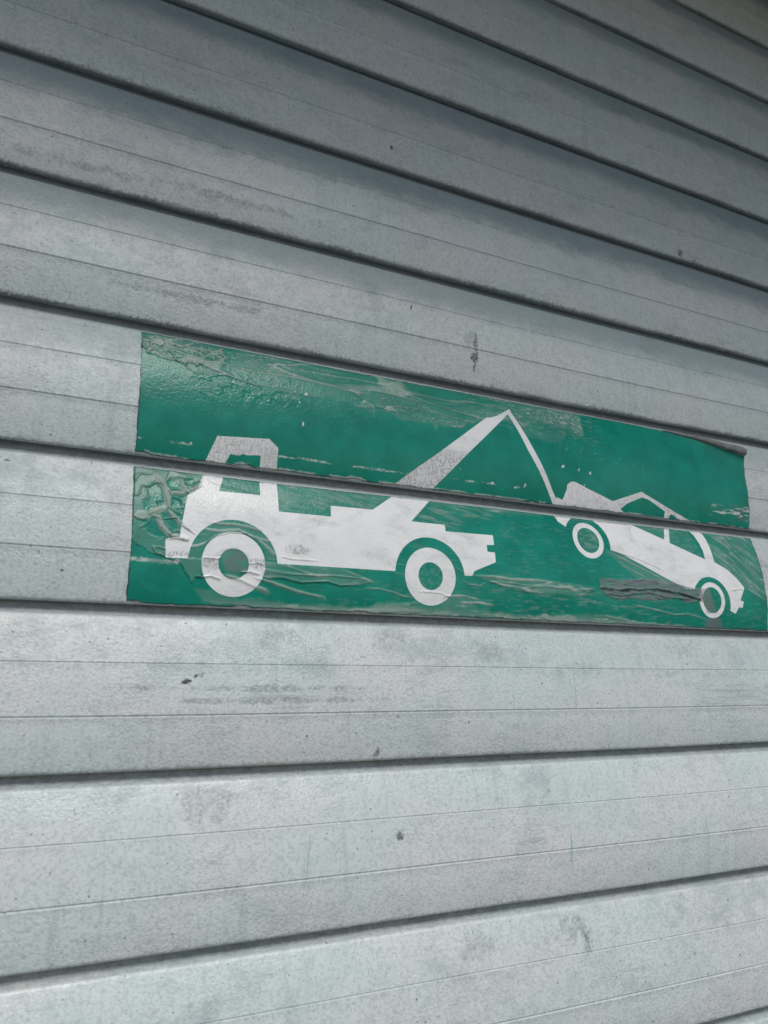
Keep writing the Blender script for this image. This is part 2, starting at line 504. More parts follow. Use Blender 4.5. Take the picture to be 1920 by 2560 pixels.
link('bottom_rail', box_mesh('bottom_rail', SX0, SX1, -0.012, 0.022, 0.002, ZB - 0.002), M_SLAT, shutter)
ZT = ZC - (K0 - 1) * PITCH

# ---------------------------------------------------------------- measured outlines of the print and its damage (wall units)
CAB_TOP = [(0.237,2.992),(0.242,2.979),(0.306,2.809),(0.681,2.779),(0.751,2.837),(0.750,2.946),(0.753,2.990)]
CAB_TOP_WIN = [(0.378,2.987),(0.406,2.922),(0.448,2.924),(0.469,2.925),(0.485,2.915),(0.502,2.910),(0.530,2.915),(0.625,2.904),(0.625,2.988)]
BOOM = [(1.690,2.996),(1.697,2.988),(1.808,2.899),(2.020,2.737),(1.949,2.797),(2.570,2.309),(2.620,2.300),(2.695,2.266),(2.835,2.175),(2.803,2.236),(2.360,2.658),(2.034,2.986),(2.027,2.994)]
CABLE = [(2.835,2.175),(2.849,2.220),(3.002,2.503),(3.106,2.691),(3.199,2.878),(3.237,2.935),(3.227,2.998),(3.210,2.990),(3.153,2.891),(3.060,2.722),(2.964,2.562),(2.872,2.369),(2.803,2.236)]
CAR_TOP = [(3.216,2.999),(3.222,2.949),(3.237,2.935),(3.255,2.928),(3.310,2.944),(3.353,2.845),(3.355,2.812),(3.389,2.783),(3.420,2.775),(3.452,2.778),(3.546,2.808),(3.598,2.824),(3.867,2.899),(4.031,2.841),(4.200,2.780),(4.506,2.887),(4.829,2.993),(4.846,3.004)]
CAR_TOP_WIN = [(3.959,2.958),(4.032,2.904),(4.208,2.831),(4.290,2.844),(4.491,2.929),(4.484,2.987),(3.997,2.984)]
CAR_TOP_WIN2 = [(4.542,2.990),(4.551,2.963),(4.567,2.949),(4.593,2.953),(4.709,2.995)]
BODY = [(0.241,3.036),(0.232,3.069),(0.206,3.146),(0.188,3.200),(0.165,3.218),(0.133,3.243),(0.116,3.263),(0.109,3.296),(0.068,3.564),(0.000,3.573),(-0.015,3.580),(-0.020,3.600),(-0.012,3.701),(0.142,3.700),(0.319,3.687),(0.737,3.690),(1.641,3.684),(1.825,3.695),(1.940,3.688),(2.242,3.681),(2.309,3.679),(2.334,3.639),(2.537,3.556),(2.537,3.477),(2.468,3.475),(2.467,3.419),(2.538,3.415),(2.539,3.332),(2.102,3.338),(2.102,3.284),(1.809,3.283),(2.016,3.074),(2.035,3.052),(1.709,3.062),(1.687,3.078),(1.492,3.219),(1.154,3.224),(1.148,3.311),(0.754,3.313),(0.754,3.072),(0.752,3.050)]
BODY_WIN = [(0.379,3.051),(0.373,3.073),(0.332,3.203),(0.624,3.200),(0.626,3.074),(0.625,3.053)]
FLAP_WHEEL = [(0.467,3.821),(0.492,3.796),(0.514,3.775),(0.540,3.767),(0.601,3.775),(0.589,3.810),(0.524,3.827)]
CAR = [(3.183,3.045),(3.215,3.078),(3.241,3.141),(3.307,3.183),(3.496,3.255),(3.612,3.370),(3.745,3.359),(3.892,3.397),(4.311,3.564),(4.578,3.659),(4.696,3.652),(4.814,3.732),(4.982,3.809),(5.122,3.833),(5.178,3.853),(5.229,3.792),(5.274,3.797),(5.295,3.740),(5.251,3.730),(5.327,3.606),(5.241,3.520),(5.137,3.442),(4.988,3.380),(4.990,3.327),(4.987,3.246),(4.974,3.157),(4.953,3.102),(4.903,3.074),(4.835,3.067),(4.748,3.068),(4.735,3.047)]
CAR_WIN = [(4.005,3.063),(4.050,3.078),(4.423,3.206),(4.477,3.081),(4.479,3.057)]
CAR_WIN2 = [(4.543,3.052),(4.538,3.075),(4.479,3.234),(4.880,3.364),(4.879,3.275),(4.860,3.195),(4.826,3.121),(4.795,3.089),(4.754,3.079),(4.741,3.060)]
#haze U
HU_MAIN = [(-0.238,2.038),(-0.234,2.275),(-0.134,2.271),(-0.062,2.290),(0.051,2.330),(0.139,2.364),(0.220,2.359),(0.345,2.342),(0.429,2.362),(0.572,2.378),(0.762,2.363),(0.802,2.421),(0.899,2.448),(0.924,2.387),(1.015,2.395),(1.156,2.378),(1.315,2.391),(1.475,2.430),(1.521,2.480),(1.528,2.379),(1.610,2.398),(1.724,2.455),(1.808,2.467),(1.940,2.454),(2.036,2.447),(2.055,2.514),(2.094,2.465),(2.324,2.442),(2.426,2.377),(2.672,2.285),(2.820,2.331),(3.002,2.431),(3.310,2.440),(3.412,2.350),(3.601,2.330),(3.629,2.068),(2.886,2.071),(2.022,2.090)]
HU_TAPE = [(2.335,2.250),(2.423,2.395),(2.672,2.285),(2.793,2.316),(2.857,2.343),(2.986,2.303),(3.442,2.237),(3.531,2.351),(3.600,2.335),(3.618,2.070),(3.195,2.074),(2.743,2.229),(2.543,2.255)]
HU_CRUMPLE = [(-0.229,2.110),(-0.147,2.101),(-0.060,2.087),(-0.008,2.126),(0.124,2.090),(0.226,2.113),(0.340,2.102),(0.355,2.215),(0.291,2.238),(0.153,2.292),(0.045,2.331),(-0.009,2.302),(-0.134,2.269),(-0.227,2.278)]
#haze L
HL_LEFT = [(-0.220,3.068),(-0.070,3.062),(0.235,3.069),(0.198,3.192),(0.120,3.252),(0.100,3.339),(0.083,3.450),(0.068,3.564),(-0.012,3.574),(-0.016,3.699),(-0.056,3.689),(-0.117,3.675),(-0.154,3.646),(-0.191,3.630),(-0.227,3.608),(-0.233,3.355)]
HL_HOLE0 = [(-0.114,3.201),(-0.052,3.222),(-0.038,3.313),(-0.068,3.368),(-0.159,3.404),(-0.167,3.348),(-0.137,3.303),(-0.150,3.241)]
HL_HOLE1 = [(-0.168,3.474),(-0.096,3.451),(-0.070,3.511),(-0.037,3.560),(-0.073,3.585),(-0.116,3.560),(-0.148,3.518)]
HL_HOLE2 = [(-0.049,3.409),(-0.018,3.400),(0.033,3.455),(0.047,3.500),(0.023,3.535),(-0.015,3.486)]
HL_HOLE3 = [(-0.014,3.159),(0.056,3.158),(0.075,3.192),(0.030,3.241),(-0.008,3.224)]
HL_HOLE4 = [(0.095,3.153),(0.134,3.132),(0.167,3.143),(0.146,3.183),(0.107,3.188)]
HL_HOLE5 = [(0.005,3.272),(0.113,3.260),(0.097,3.339),(0.018,3.348)]
HL_HOLE6 = [(0.022,3.375),(0.091,3.368),(0.083,3.447),(0.058,3.426)]
HL_WHEEL = [(0.139,3.630),(0.217,3.491),(0.288,3.441),(0.446,3.433),(0.629,3.475),(0.718,3.543),(0.739,3.691),(0.659,3.723),(0.649,3.590),(0.581,3.527),(0.426,3.499),(0.315,3.529),(0.239,3.602),(0.217,3.688),(0.136,3.700)]
HL_AXLE = [(0.068,3.717),(-0.012,3.701),(0.129,3.695),(0.217,3.695),(0.224,3.807),(0.181,3.815),(0.162,3.850),(0.110,3.776)]
HL_HUB = [(0.324,3.654),(0.428,3.607),(0.534,3.639),(0.539,3.756),(0.467,3.773),(0.375,3.760)]
HL_TAIL = [(0.650,3.690),(0.759,3.690),(0.737,3.693),(0.912,3.698),(1.202,3.692),(1.354,3.737),(1.470,3.779),(1.356,3.802),(1.207,3.814),(1.103,3.793),(0.917,3.810),(0.776,3.785),(0.707,3.792),(0.670,3.799),(0.642,3.788)]
HL_BOTTOM = [(0.180,3.883),(0.244,3.971),(0.774,3.998),(1.446,3.996),(1.970,3.997),(2.367,3.980),(3.165,4.003),(3.857,4.001),(4.780,4.007),(4.561,3.973),(4.006,3.968),(3.703,3.923),(3.414,3.924),(3.136,3.945),(3.000,3.945),(2.912,3.952),(2.725,3.952),(2.390,3.932),(2.326,3.888),(2.522,3.897),(2.378,3.856),(2.186,3.830),(2.058,3.836),(2.037,3.922),(1.938,3.926),(1.775,3.926),(1.914,3.895),(1.517,3.926),(1.441,3.950),(1.142,3.953),(0.857,3.956),(0.776,3.951),(0.631,3.929),(0.499,3.935),(0.302,3.901)]
HL_LEAF = [(2.314,3.677),(2.538,3.661),(2.720,3.671),(2.908,3.671),(3.158,3.685),(3.271,3.684),(3.556,3.693),(3.526,3.726),(3.411,3.771),(3.200,3.792),(2.995,3.777),(3.156,3.786),(2.906,3.783),(2.673,3.768),(2.517,3.724),(2.401,3.701)]
HL_TORN = [(3.579,3.626),(4.020,3.600),(4.336,3.599),(4.591,3.634),(4.739,3.650),(4.795,3.757),(4.577,3.776),(4.447,3.743),(4.253,3.770),(4.126,3.782),(3.926,3.768),(3.820,3.804),(3.657,3.770),(3.578,3.712)]
HL_UNDER = [(3.671,3.371),(3.892,3.397),(4.311,3.564),(4.493,3.629),(4.253,3.616),(4.019,3.608),(3.908,3.541),(3.803,3.452)]
HL_RIGHT = [(4.904,3.071),(5.679,3.058),(5.636,3.250),(5.629,3.483),(5.591,3.708),(5.325,3.612),(5.182,3.472),(4.988,3.380),(4.984,3.232)]
HL_SMEAR = [(4.739,3.650),(4.859,3.644),(4.898,3.752),(4.938,3.847),(4.810,3.864),(4.778,3.770)]
HL_FOOT = [(4.819,3.905),(4.964,3.900),(5.039,3.999),(4.780,4.007)]
HL_WIN = [(4.020,3.068),(4.749,3.059),(4.880,3.364),(4.414,3.207)]
HL_TOPFLECK = [(0.766,3.070),(1.169,3.060),(1.483,3.070),(1.687,3.078),(1.492,3.219),(1.154,3.224),(0.994,3.300),(0.754,3.313)]
HL_TOPFLECK2 = [(2.016,3.074),(2.454,3.080),(2.735,3.085),(2.514,3.198),(2.326,3.225),(2.184,3.329),(2.098,3.321),(2.087,3.282),(1.841,3.277)]
#ridges
RIDGE_U = [
  ([(-0.223,2.149),(-0.181,2.129),(-0.144,2.105),(-0.094,2.111),(-0.062,2.148)],0.0037,0.5),
  ([(-0.220,2.152),(-0.180,2.202),(-0.141,2.242),(-0.095,2.264)],0.0045,0.7),
  ([(-0.077,2.096),(-0.035,2.159),(-0.022,2.215),(-0.002,2.293)],0.0060,0.8),
  ([(-0.049,2.145),(-0.062,2.224),(-0.088,2.271),(-0.127,2.263),(-0.160,2.246)],0.0052,0.8),
  ([(-0.022,2.182),(0.032,2.165),(0.101,2.121)],0.0052,0.7),
  ([(0.080,2.140),(0.120,2.183),(0.112,2.227)],0.0045,0.7),
  ([(0.113,2.184),(0.155,2.157),(0.190,2.131),(0.181,2.186),(0.201,2.215)],0.0045,0.7),
  ([(0.018,2.272),(0.099,2.246),(0.195,2.221),(0.258,2.168),(0.339,2.113)],0.0052,0.8),
  ([(0.258,2.168),(0.307,2.183),(0.348,2.217)],0.0045,0.7),
  ([(0.031,2.310),(0.099,2.263),(0.125,2.282),(0.153,2.284)],0.0052,0.8),
  ([(0.051,2.322),(0.139,2.360),(0.220,2.347),(0.359,2.331),(0.443,2.355),(0.572,2.374),(0.762,2.359),(0.774,2.358),(0.850,2.351),(0.933,2.357)],0.0037,0.8),
  ([(0.139,2.295),(0.222,2.253),(0.291,2.238),(0.362,2.235),(0.432,2.250),(0.575,2.266),(0.767,2.252),(0.856,2.253),(1.009,2.261),(1.204,2.274),(1.364,2.287),(1.494,2.302)],0.0054,0.75),
  ([(0.727,2.148),(0.786,2.166),(0.891,2.184)],0.0048,0.6),
  ([(0.907,2.176),(1.017,2.166),(1.127,2.170),(1.239,2.169),(1.355,2.159),(1.504,2.160),(1.673,2.163),(1.816,2.191)],0.0037,0.7),
  ([(1.073,2.330),(1.127,2.350),(1.196,2.371)],0.0048,0.6),
  ([(0.337,2.132),(0.438,2.121),(0.585,2.114),(0.781,2.099),(0.716,2.113),(0.868,2.110),(1.100,2.129),(1.344,2.123)],0.0030,0.4),
  ([(1.760,2.216),(1.923,2.235),(2.060,2.265)],0.0048,0.5),
  ([(2.104,2.254),(2.264,2.234),(2.327,2.242)],0.0048,0.4),
  ([(3.490,2.208),(3.552,2.233),(3.606,2.260)],0.0068,0.5),
  ([(3.500,2.256),(3.555,2.275),(3.605,2.315)],0.0051,0.5),
]
RIDGE_L = [
  ([(0.081,3.480),(0.135,3.509),(0.174,3.536)],0.0024,-0.8),
  ([(0.068,3.567),(0.137,3.578)],0.0024,-0.8),
  ([(-0.012,3.580),(0.062,3.571),(0.125,3.582)],0.0024,-0.6),
  ([(0.223,3.685),(0.319,3.687),(0.357,3.675)],0.0024,-0.5),
  ([(0.536,3.708),(0.596,3.694),(0.651,3.710)],0.0024,-0.7),
  ([(0.239,3.589),(0.315,3.529),(0.413,3.499),(0.513,3.499),(0.594,3.546)],0.0018,-0.35),
  ([(0.764,3.639),(0.841,3.652),(0.933,3.652),(1.041,3.651)],0.0018,-0.55),
  ([(3.763,3.364),(4.057,3.422),(4.354,3.512)],0.0025,-0.0001),
  ([(5.139,3.641),(5.269,3.622),(5.321,3.632)],0.0025,-0.4),
  ([(3.599,3.711),(3.851,3.749),(4.098,3.714),(4.318,3.744),(4.644,3.752)],0.0034,-0.8),
  ([(3.643,3.743),(3.791,3.758),(3.912,3.746)],0.0034,-0.6),
  ([(-0.111,3.128),(-0.058,3.165),(-0.026,3.241),(-0.016,3.310),(-0.018,3.379)],0.0157,1.0),
  ([(-0.212,3.439),(-0.128,3.417),(-0.056,3.376),(-0.019,3.376)],0.0145,1.0),
  ([(-0.012,3.385),(0.033,3.428),(0.083,3.463),(0.148,3.514)],0.0108,0.8),
  ([(-0.073,3.425),(-0.046,3.502),(0.012,3.556),(0.074,3.563),(0.137,3.574)],0.0133,0.9),
  ([(-0.007,3.253),(0.081,3.251),(0.139,3.221),(0.218,3.174)],0.0096,0.8),
  ([(0.069,3.149),(0.088,3.168),(0.081,3.199),(0.120,3.205)],0.0084,0.8),
  ([(0.019,3.358),(0.094,3.350)],0.0048,0.6),
  ([(0.235,3.094),(0.296,3.079)],0.0048,0.5),
  ([(0.233,3.127),(0.331,3.160),(0.452,3.175),(0.658,3.204)],0.0048,0.5),
  ([(0.288,3.443),(0.446,3.443),(0.533,3.449),(0.629,3.475)],0.0072,0.9),
  ([(0.224,3.491),(0.341,3.497),(0.466,3.479),(0.581,3.520),(0.649,3.535),(0.718,3.542)],0.0072,0.9),
  ([(0.594,3.533),(0.649,3.569),(0.690,3.607),(0.735,3.644)],0.0096,0.7),
  ([(0.138,3.620),(0.189,3.609),(0.245,3.585)],0.0060,0.8),
  ([(0.181,3.815),(0.231,3.815),(0.281,3.803),(0.360,3.824)],0.0042,-1.0),
  ([(0.364,3.789),(0.490,3.816),(0.592,3.855),(0.661,3.877),(0.697,3.907)],0.0121,0.9),
  ([(0.480,3.769),(0.546,3.761),(0.621,3.778)],0.0048,-1.0),
  ([(0.568,3.793),(0.726,3.825),(0.710,3.824),(0.886,3.870),(1.081,3.903),(1.112,3.931)],0.0084,0.9),
  ([(0.707,3.792),(0.776,3.785),(0.917,3.810),(1.103,3.793),(1.207,3.814),(1.356,3.802)],0.0036,-0.7),
  ([(0.771,3.694),(0.913,3.731),(1.058,3.768)],0.0072,0.5),
  ([(1.202,3.692),(1.354,3.737),(1.470,3.779)],0.0060,0.6),
  ([(1.395,3.824),(1.510,3.819),(1.629,3.839),(1.710,3.863),(1.798,3.872)],0.0060,0.8),
  ([(1.640,3.699),(1.712,3.702)],0.0042,0.6),
  ([(1.654,3.630),(1.722,3.636)],0.0042,0.6),
  ([(2.157,3.619),(2.203,3.638),(2.236,3.659)],0.0048,0.6),
  ([(2.217,3.712),(2.270,3.745),(2.384,3.748),(2.437,3.721)],0.0048,0.7),
  ([(1.826,3.823),(1.933,3.821),(2.033,3.826),(2.101,3.848),(2.229,3.835),(2.387,3.860)],0.0060,0.8),
  ([(2.188,3.887),(2.361,3.883),(2.522,3.895)],0.0072,0.6),
  ([(2.322,3.676),(2.492,3.673),(2.673,3.685),(2.907,3.679),(3.158,3.688)],0.0096,0.7),
  ([(2.446,3.706),(2.581,3.736),(2.765,3.748),(2.906,3.779)],0.0084,0.5),
  ([(3.132,3.703),(3.298,3.738),(3.498,3.717)],0.0084,0.6),
  ([(3.341,3.697),(3.454,3.747)],0.0059,0.5),
  ([(3.911,3.826),(4.158,3.855),(4.412,3.891),(4.576,3.879),(4.810,3.917)],0.0059,0.8),
  ([(3.729,3.379),(4.040,3.496),(4.336,3.599)],0.0059,0.6),
  ([(3.801,3.464),(3.970,3.537),(4.116,3.588)],0.0059,0.5),
  ([(5.195,3.101),(5.332,3.259),(5.513,3.464)],0.0051,0.5),
  ([(5.024,3.087),(5.225,3.213),(5.389,3.392),(5.593,3.578)],0.0051,0.6),
  ([(5.015,3.284),(5.231,3.429),(5.544,3.620)],0.0051,0.5),
  ([(5.341,3.102),(5.486,3.247),(5.608,3.404)],0.0051,0.4),
  ([(5.335,3.608),(5.463,3.650),(5.600,3.717)],0.0042,0.8),
  ([(-0.173,3.872),(-0.098,3.915),(-0.025,3.933),(0.086,3.942)],0.0301,0.16),
  ([(5.158,3.959),(5.336,3.917),(5.556,3.860)],0.0506,0.25),
]
#chips
CH_POINTS_U = [(0.404,2.382),(0.962,2.384),(0.934,2.629),(0.906,2.459),(0.128,2.883),(3.321,2.653),(3.490,2.663),(3.615,2.678),(3.545,2.794),(2.585,2.885),(2.815,2.891),(2.912,2.865),(2.286,2.802)]
SCRAPE_U1 = [(-0.229,2.895),(-0.104,2.891),(0.070,2.890),(0.135,2.892)]
SCRAPE_U2 = [(0.754,2.894),(0.930,2.889),(1.219,2.896),(1.473,2.894),(1.803,2.896)]
SCRAPE_U3 = [(2.129,2.897),(2.399,2.890),(2.700,2.888),(2.854,2.889)]
SCRAPE_L1 = [(-0.232,3.723),(-0.143,3.723),(-0.004,3.728),(0.063,3.724)]
BLUE_U = [(5.081,2.812),(5.282,2.792),(5.611,2.793),(5.610,2.911),(5.393,2.918),(5.081,2.895)]
CRACK_L = [(3.585,3.701),(3.792,3.712),(3.914,3.695),(4.099,3.691),(4.210,3.679),(4.320,3.691),(4.449,3.696),(4.563,3.720),(4.728,3.748)]
FLAP_TOP = [(4.699,2.043),(4.927,2.052),(5.145,2.056),(5.369,2.121),(5.712,2.146)]
FLAP_BOT = [(4.684,2.070),(4.967,2.111),(5.198,2.161),(5.384,2.204),(5.618,2.239)]

# ---------------------------------------------------------------- the sticker, cut in two along the slats
W1, W2, W3, W4 = (0.436, 3.712), (1.943, 3.702), (3.521, 3.290), (4.886, 3.742)


def disc(x, y, c, r):
    return np.hypot(x - c[0], y - c[1]) - r


def ring(x, y, c, ro, ri):
    return np.maximum(disc(x, y, c, ro), -disc(x, y, c, ri))


def cut(a, *bs):
    for b in bs:
        a = np.maximum(a, -b)
    return a


def soft(x, y, poly, edge, amp, freq, seed):
    """0..1 cover of a ragged patch"""
    s = sd_poly(x, y, poly, 0.12)
    s = s + amp * (fbm(x * freq, y * freq, 4, seed) - 0.5) * 2
    return 1 - sstep(-edge, edge, s)


def crinkle(x, y, fx, fy, seed, lo=.86, hi=.97):
    """thin sharp crease lines"""
    wx = x * fx + 1.1 * fbm(x * fx * .7, y * fy * .7, 3, seed + 1)
    wy = y * fy + 1.1 * fbm(x * fx * .7 + 9, y * fy * .7, 3, seed + 2)
    return sstep(lo, hi, 1 - np.abs(2 * vnoise(wx, wy, seed) - 1))


def strip(k):
    upper = (k == 3)
    step = 0.0046
    left, right = -0.231, 5.613
    ns, nv = int((right - left) / step), int(0.93 / step)
    s = np.linspace(0, 1, ns + 1)
    X1 = left + (right - left) * s
    if upper:
        top = np.interp(X1, [left, -.04, .3, 1.1, 2.2, 3.6, 4.2, 4.66, 4.97, 5.20, 5.38, 5.62],
                        [2.082, 2.084, 2.088, 2.092, 2.092, 2.086, 2.090, 2.105, 2.140, 2.185, 2.225, 2.262])
    else:
        top = 3.086 + 0.004 * np.sin(X1 * 2.1)
    top = top + 0.004 * (fbm(X1 * 9, X1 * 0, 3, 5) - 0.5)
    bot = (k - 0.0085) + 0.010 * (fbm(X1 * 12, X1 * 0, 4, 9) - 0.5)
    bite = sstep(0.62, 0.75, fbm(X1 * 5, X1 * 0 + 7, 3, 31))
    bot = bot - 0.010 * bite
    v = np.linspace(0, 1, nv + 1)
    Y = top[:, None] * (1 - v) + bot[:, None] * v
    X = np.repeat(X1[:, None], nv + 1, 1)
    # the cut ends are not perfectly straight
    X = X + (1 - s[:, None]) ** 60 * 0.014 * (fbm(Y * 14, Y * 0, 4, 3) - 0.5)
    X = X + s[:, None] ** 60 * (0.014 * (fbm(Y * 10, Y * 0, 4, 4) - 0.5))
    x, y = X, Y
    hgt = np.zeros_like(x)
    haze = np.zeros_like(x)
    stain = np.zeros_like(x)
    crack = np.zeros_like(x)
    violet = np.zeros_like(x)
    chip = np.zeros_like(x)
    scuff = np.zeros_like(x)
    nf = fbm(x * 90, y * 90, 3, 11)
    flk = fbm(x * 16 + 3 * y, y * 90, 3, 12)          # lengthwise flecks
    blot = fbm(x * 3, y * 6, 4, 13)
    if upper:
        car = cut(sd_poly(x, y, CAR_TOP), sd_poly(x, y, CAR_TOP_WIN), sd_poly(x, y, CAR_TOP_WIN2))
        prints = [('cab_pictogram', cut(sd_poly(x, y, CAB_TOP), sd_poly(x, y, CAB_TOP_WIN))), ('boom_pictogram', sd_poly(x, y, BOOM)),
                  ('cable_pictogram', sd_poly(x, y, CABLE)), ('car_pictogram', car)]
        m1 = soft(x, y, HU_MAIN, 0.010, 0.020, 22, 21)
        haze += m1 * (0.14 + 0.34 * (blot - .3) + 0.55 * sstep(0.45, 0.72, nf) * sstep(0.35, 0.6, blot))
        haze += soft(x, y, HU_TAPE, 0.006, 0.004, 20, 22) * 0.14
        cr = soft(x, y, HU_CRUMPLE, 0.012, 0.02, 18, 23)
        haze += cr * (0.05 + .35 * sstep(.42, .62, fbm(x * 9, y * 14, 3, 24)))
        hgt += cr * 0.006 * (fbm(x * 16, y * 16, 3, 40) - .4)
        ck_ = crinkle(x, y, 13, 17, 41) * cr
        hgt += ck_ * .0085
        haze += ck_ * .55
        ls_ = crinkle(x, y - .035 * (x - 1), 2.1, 15, 44, .84, .97) * m1 * (1 - sstep(2.6, 3.0, x))
        hgt += ls_ * .0050
        haze += ls_ * .60
        # loose flecks trailing off to the right
        fz = sstep(2.3, 2.5, x) * (1 - sstep(3.7, 3.9, x)) * (1 - sstep(2.32, 2.45, y))
        haze += fz * sstep(0.60, 0.70, flk) * 0.5
        fz2 = sstep(1.2, 1.4, x) * (1 - sstep(2.3, 2.5, x)) * sstep(2.2, 2.3, y) * (1 - sstep(2.40, 2.5, y))
        haze += fz2 * sstep(0.62, 0.70, flk) * 0.4
        for (px, py), (sx, sy) in zip(CH_POINTS_U, [(.012, .008), (.010, .018), (.007, .018), (.007, .012), (.006, .006),
                                                   (.022, .012), (.008, .011), (.010, .012), (.006, .006), (.012, .012),
                                                   (.025, .007), (.010, .016), (.012, .006)]):
            q = ((x - px - .25 * (py - y)) / sx) ** 2 + ((y - py) / sy) ** 2 + 3.2 * (fbm(x * 60, y * 60, 2, 51) - .5)
            chip = np.maximum(chip, (1 - sstep(.7, 1.1, q)) * .95)
        for ln, gate in ((SCRAPE_U1, .44), (SCRAPE_U2, .42), (SCRAPE_U3, .52)):
            d, t = d_line(x, y, ln, .05)
            d = d + 0.012 * (fbm(x * 40, y * 40, 3, 61) - .5)
            chip = np.maximum(chip, (1 - sstep(.003, .011, d)) * sstep(gate, gate + .12, fbm(x * 14, y * 60, 3, 62)) * (.25 + .6 * sstep(.42, .6, nf)))
        bz = soft(x, y, BLUE_U, .02, .02, 14, 63)
        fb = fbm(x * 9, y * 75, 3, 64)
        chip = np.maximum(chip, bz * sstep(.56, .64, fb) * .8)
        violet = bz * sstep(.52, .60, fbm(x * 12 + 5, y * 60, 3, 65)) * .85 * sstep(5.15, 5.4, x)
        # dull patch and flaking below the middle
        lowr = sstep(2.62, 2.80, y)
        scuff = sstep(2.60, 2.74, y) * (0.45 + 0.55 * sstep(.35, .6, fbm(x * 6, y * 9, 3, 71)))
        scuff = np.where(x < 1.2, sstep(2.70, 2.76, y) * .7, scuff)
        scuff = np.where(x > 2.6, 0.30 * sstep(2.5, 2.75, y) + .5 * sstep(.55, .66, fbm(x * 9, y * 16, 3, 73)) * sstep(2.7, 2.8, y), scuff)
        fl = np.exp(-((y - 2.50 - .02 * np.sin(x * 5)) / .06) ** 2) * sstep(3.1, 3.3, x) * (1 - sstep(4.2, 4.5, x))
        fl2 = np.exp(-((y - 2.40) / .13) ** 2) * sstep(.05, .25, x) * (1 - sstep(.75, 1.0, x))
        fla = np.clip(fl + .7 * fl2, 0, 1)
        lev = sstep(.50, .53, fbm(x * 22, y * 26, 5, 72))
        hgt += fla * lev * 0.0032
        # the upper right corner has come loose and leans out
        ls = sstep(4.5, 5.62, x)
        ly = 1 - np.clip((y - top[:, None]) / 0.30, 0, 1)
        hgt += ls * 0.055 * ly ** 2.2
        hgt += sstep(3.9, 4.8, x) * 0.012 * (1 - np.clip((y - top[:, None]) / .10, 0, 1)) ** 2
        ridges = RIDGE_U
    else:
        body = cut(sd_poly(x, y, BODY), disc(x, y, W1, .304), disc(x, y, W2, .299), sd_poly(x, y, BODY_WIN))
        cbody = cut(sd_poly(x, y, CAR), disc(x, y, (3.517, 3.302), .238), disc(x, y, (4.882, 3.768), .237),
                    sd_poly(x, y, CAR_WIN), sd_poly(x, y, CAR_WIN2))
        prints = [('truck_pictogram', body), ('car_pictogram', cbody)] + [
            ('wheel_pictogram', np.minimum(ring(x, y, c_, *r_), sd_poly(x, y, FLAP_WHEEL)) if c_ is W1 else ring(x, y, c_, *r_)) for c_, r_ in ((W1, (.2165, .1035)), (W2, (.2175, .1045)), (W3, (.163, .115)), (W4, (.162, .117)))]
        hole = np.zeros_like(x)
        for i, hp in enumerate((HL_HOLE0, HL_HOLE1, HL_HOLE2, HL_HOLE3, HL_HOLE4, HL_HOLE5, HL_HOLE6)):
            hole = np.maximum(hole, soft(x, y, hp, .018, .022, 26, 80 + i))
        lft = soft(x, y, HL_LEFT, .006, .008, 26, 88) * (1 - hole)
        haze += lft * (.46 + .55 * (fbm(x * 5, y * 9, 4, 87) - .45))
        hgt += lft * .0035
        ck_ = crinkle(x, y, 11, 13, 141) * soft(x, y, HL_LEFT, .006, .008, 26, 88)
        hgt += ck_ * .0075
        haze += ck_ * .40
        haze += .25 * sstep(.5, .7, flk) * soft(x, y, HL_HOLE3, .03, .01, 10, 89)
        stain += .45 * np.exp(-(((x + .14) / .06) ** 2 + ((y - 3.24) / .09) ** 2)) * sstep(.4, .6, nf)
        haze += soft(x, y, HL_WHEEL, .02, .02, 14, 90) * .32
        ax = soft(x, y, HL_AXLE, .006, .012, 20, 91)
        haze += ax * .38
        hgt += ax * .008
        haze += soft(x, y, HL_HUB, .02, .02, 16, 92) * .42
        stain += soft(x, y, HL_HUB, .03, .03, 16, 93) * .5 * sstep(.35, .6, fbm(x * 12, y * 20, 3, 193))
        tl = soft(x, y, HL_TAIL, .010, .008, 12, 94)
        haze += tl * (.38 + .8 * (fbm(x * 5 - y * 3, y * 20, 4, 194) - .5))
        hgt += tl * .0035
        bt = soft(x, y, HL_BOTTOM, .012, .016, 18, 95)
        haze += bt * (.40 + .45 * sstep(3.93, 3.985, y))
        lf = soft(x, y, HL_LEAF, .010, .008, 12, 96)
        haze += lf * (.40 + .9 * (fbm(x * 5 + y * 4, y * 22, 4, 196) - .5))
        hgt += lf * .0035
        ls_ = crinkle(x, y - .03 * x, 2.4, 14, 144, .84, .97) * np.clip(.8 * bt + tl + lf + .5 * soft(x, y, HL_WHEEL, .02, .02, 14, 90), 0, 1)
        hgt += ls_ * .0050
        haze += ls_ * .45
        tn = soft(x, y, HL_TORN, .008, .018, 18, 97)
        tn = tn * (.35 + .65 * sstep(.24, .36, fbm(x * 8, y * 34, 4, 197)))
        haze = haze * (1 - tn) + tn * .5
        stain += tn * (.52 + 1.1 * (fbm(x * 9, y * 35, 5, 98) - .42))
        violet += tn * .5 * sstep(.55, .7, fbm(x * 10, y * 30, 3, 99))
        hgt += tn * (.004 + .014 * (fbm(x * 14, y * 40, 5, 100) - .5))
        d, t = d_line(x, y, CRACK_L, .08)
        d = d + .022 * (fbm(x * 16, y * 30, 4, 101) - .5)
        crack = np.maximum(crack, (1 - sstep(.003, .009, d)) * sstep(.30, .42, fbm(x * 7, y * 7, 3, 102)))
        hgt += tn * .016 * np.exp(-((d + .004) / .012) ** 2)
        un = soft(x, y, HL_UNDER, .012, .014, 14, 103)
        haze += un * .34
        diag = fbm((x + y * 1.2) * 4, (y - x * .75) * 42, 3, 104)
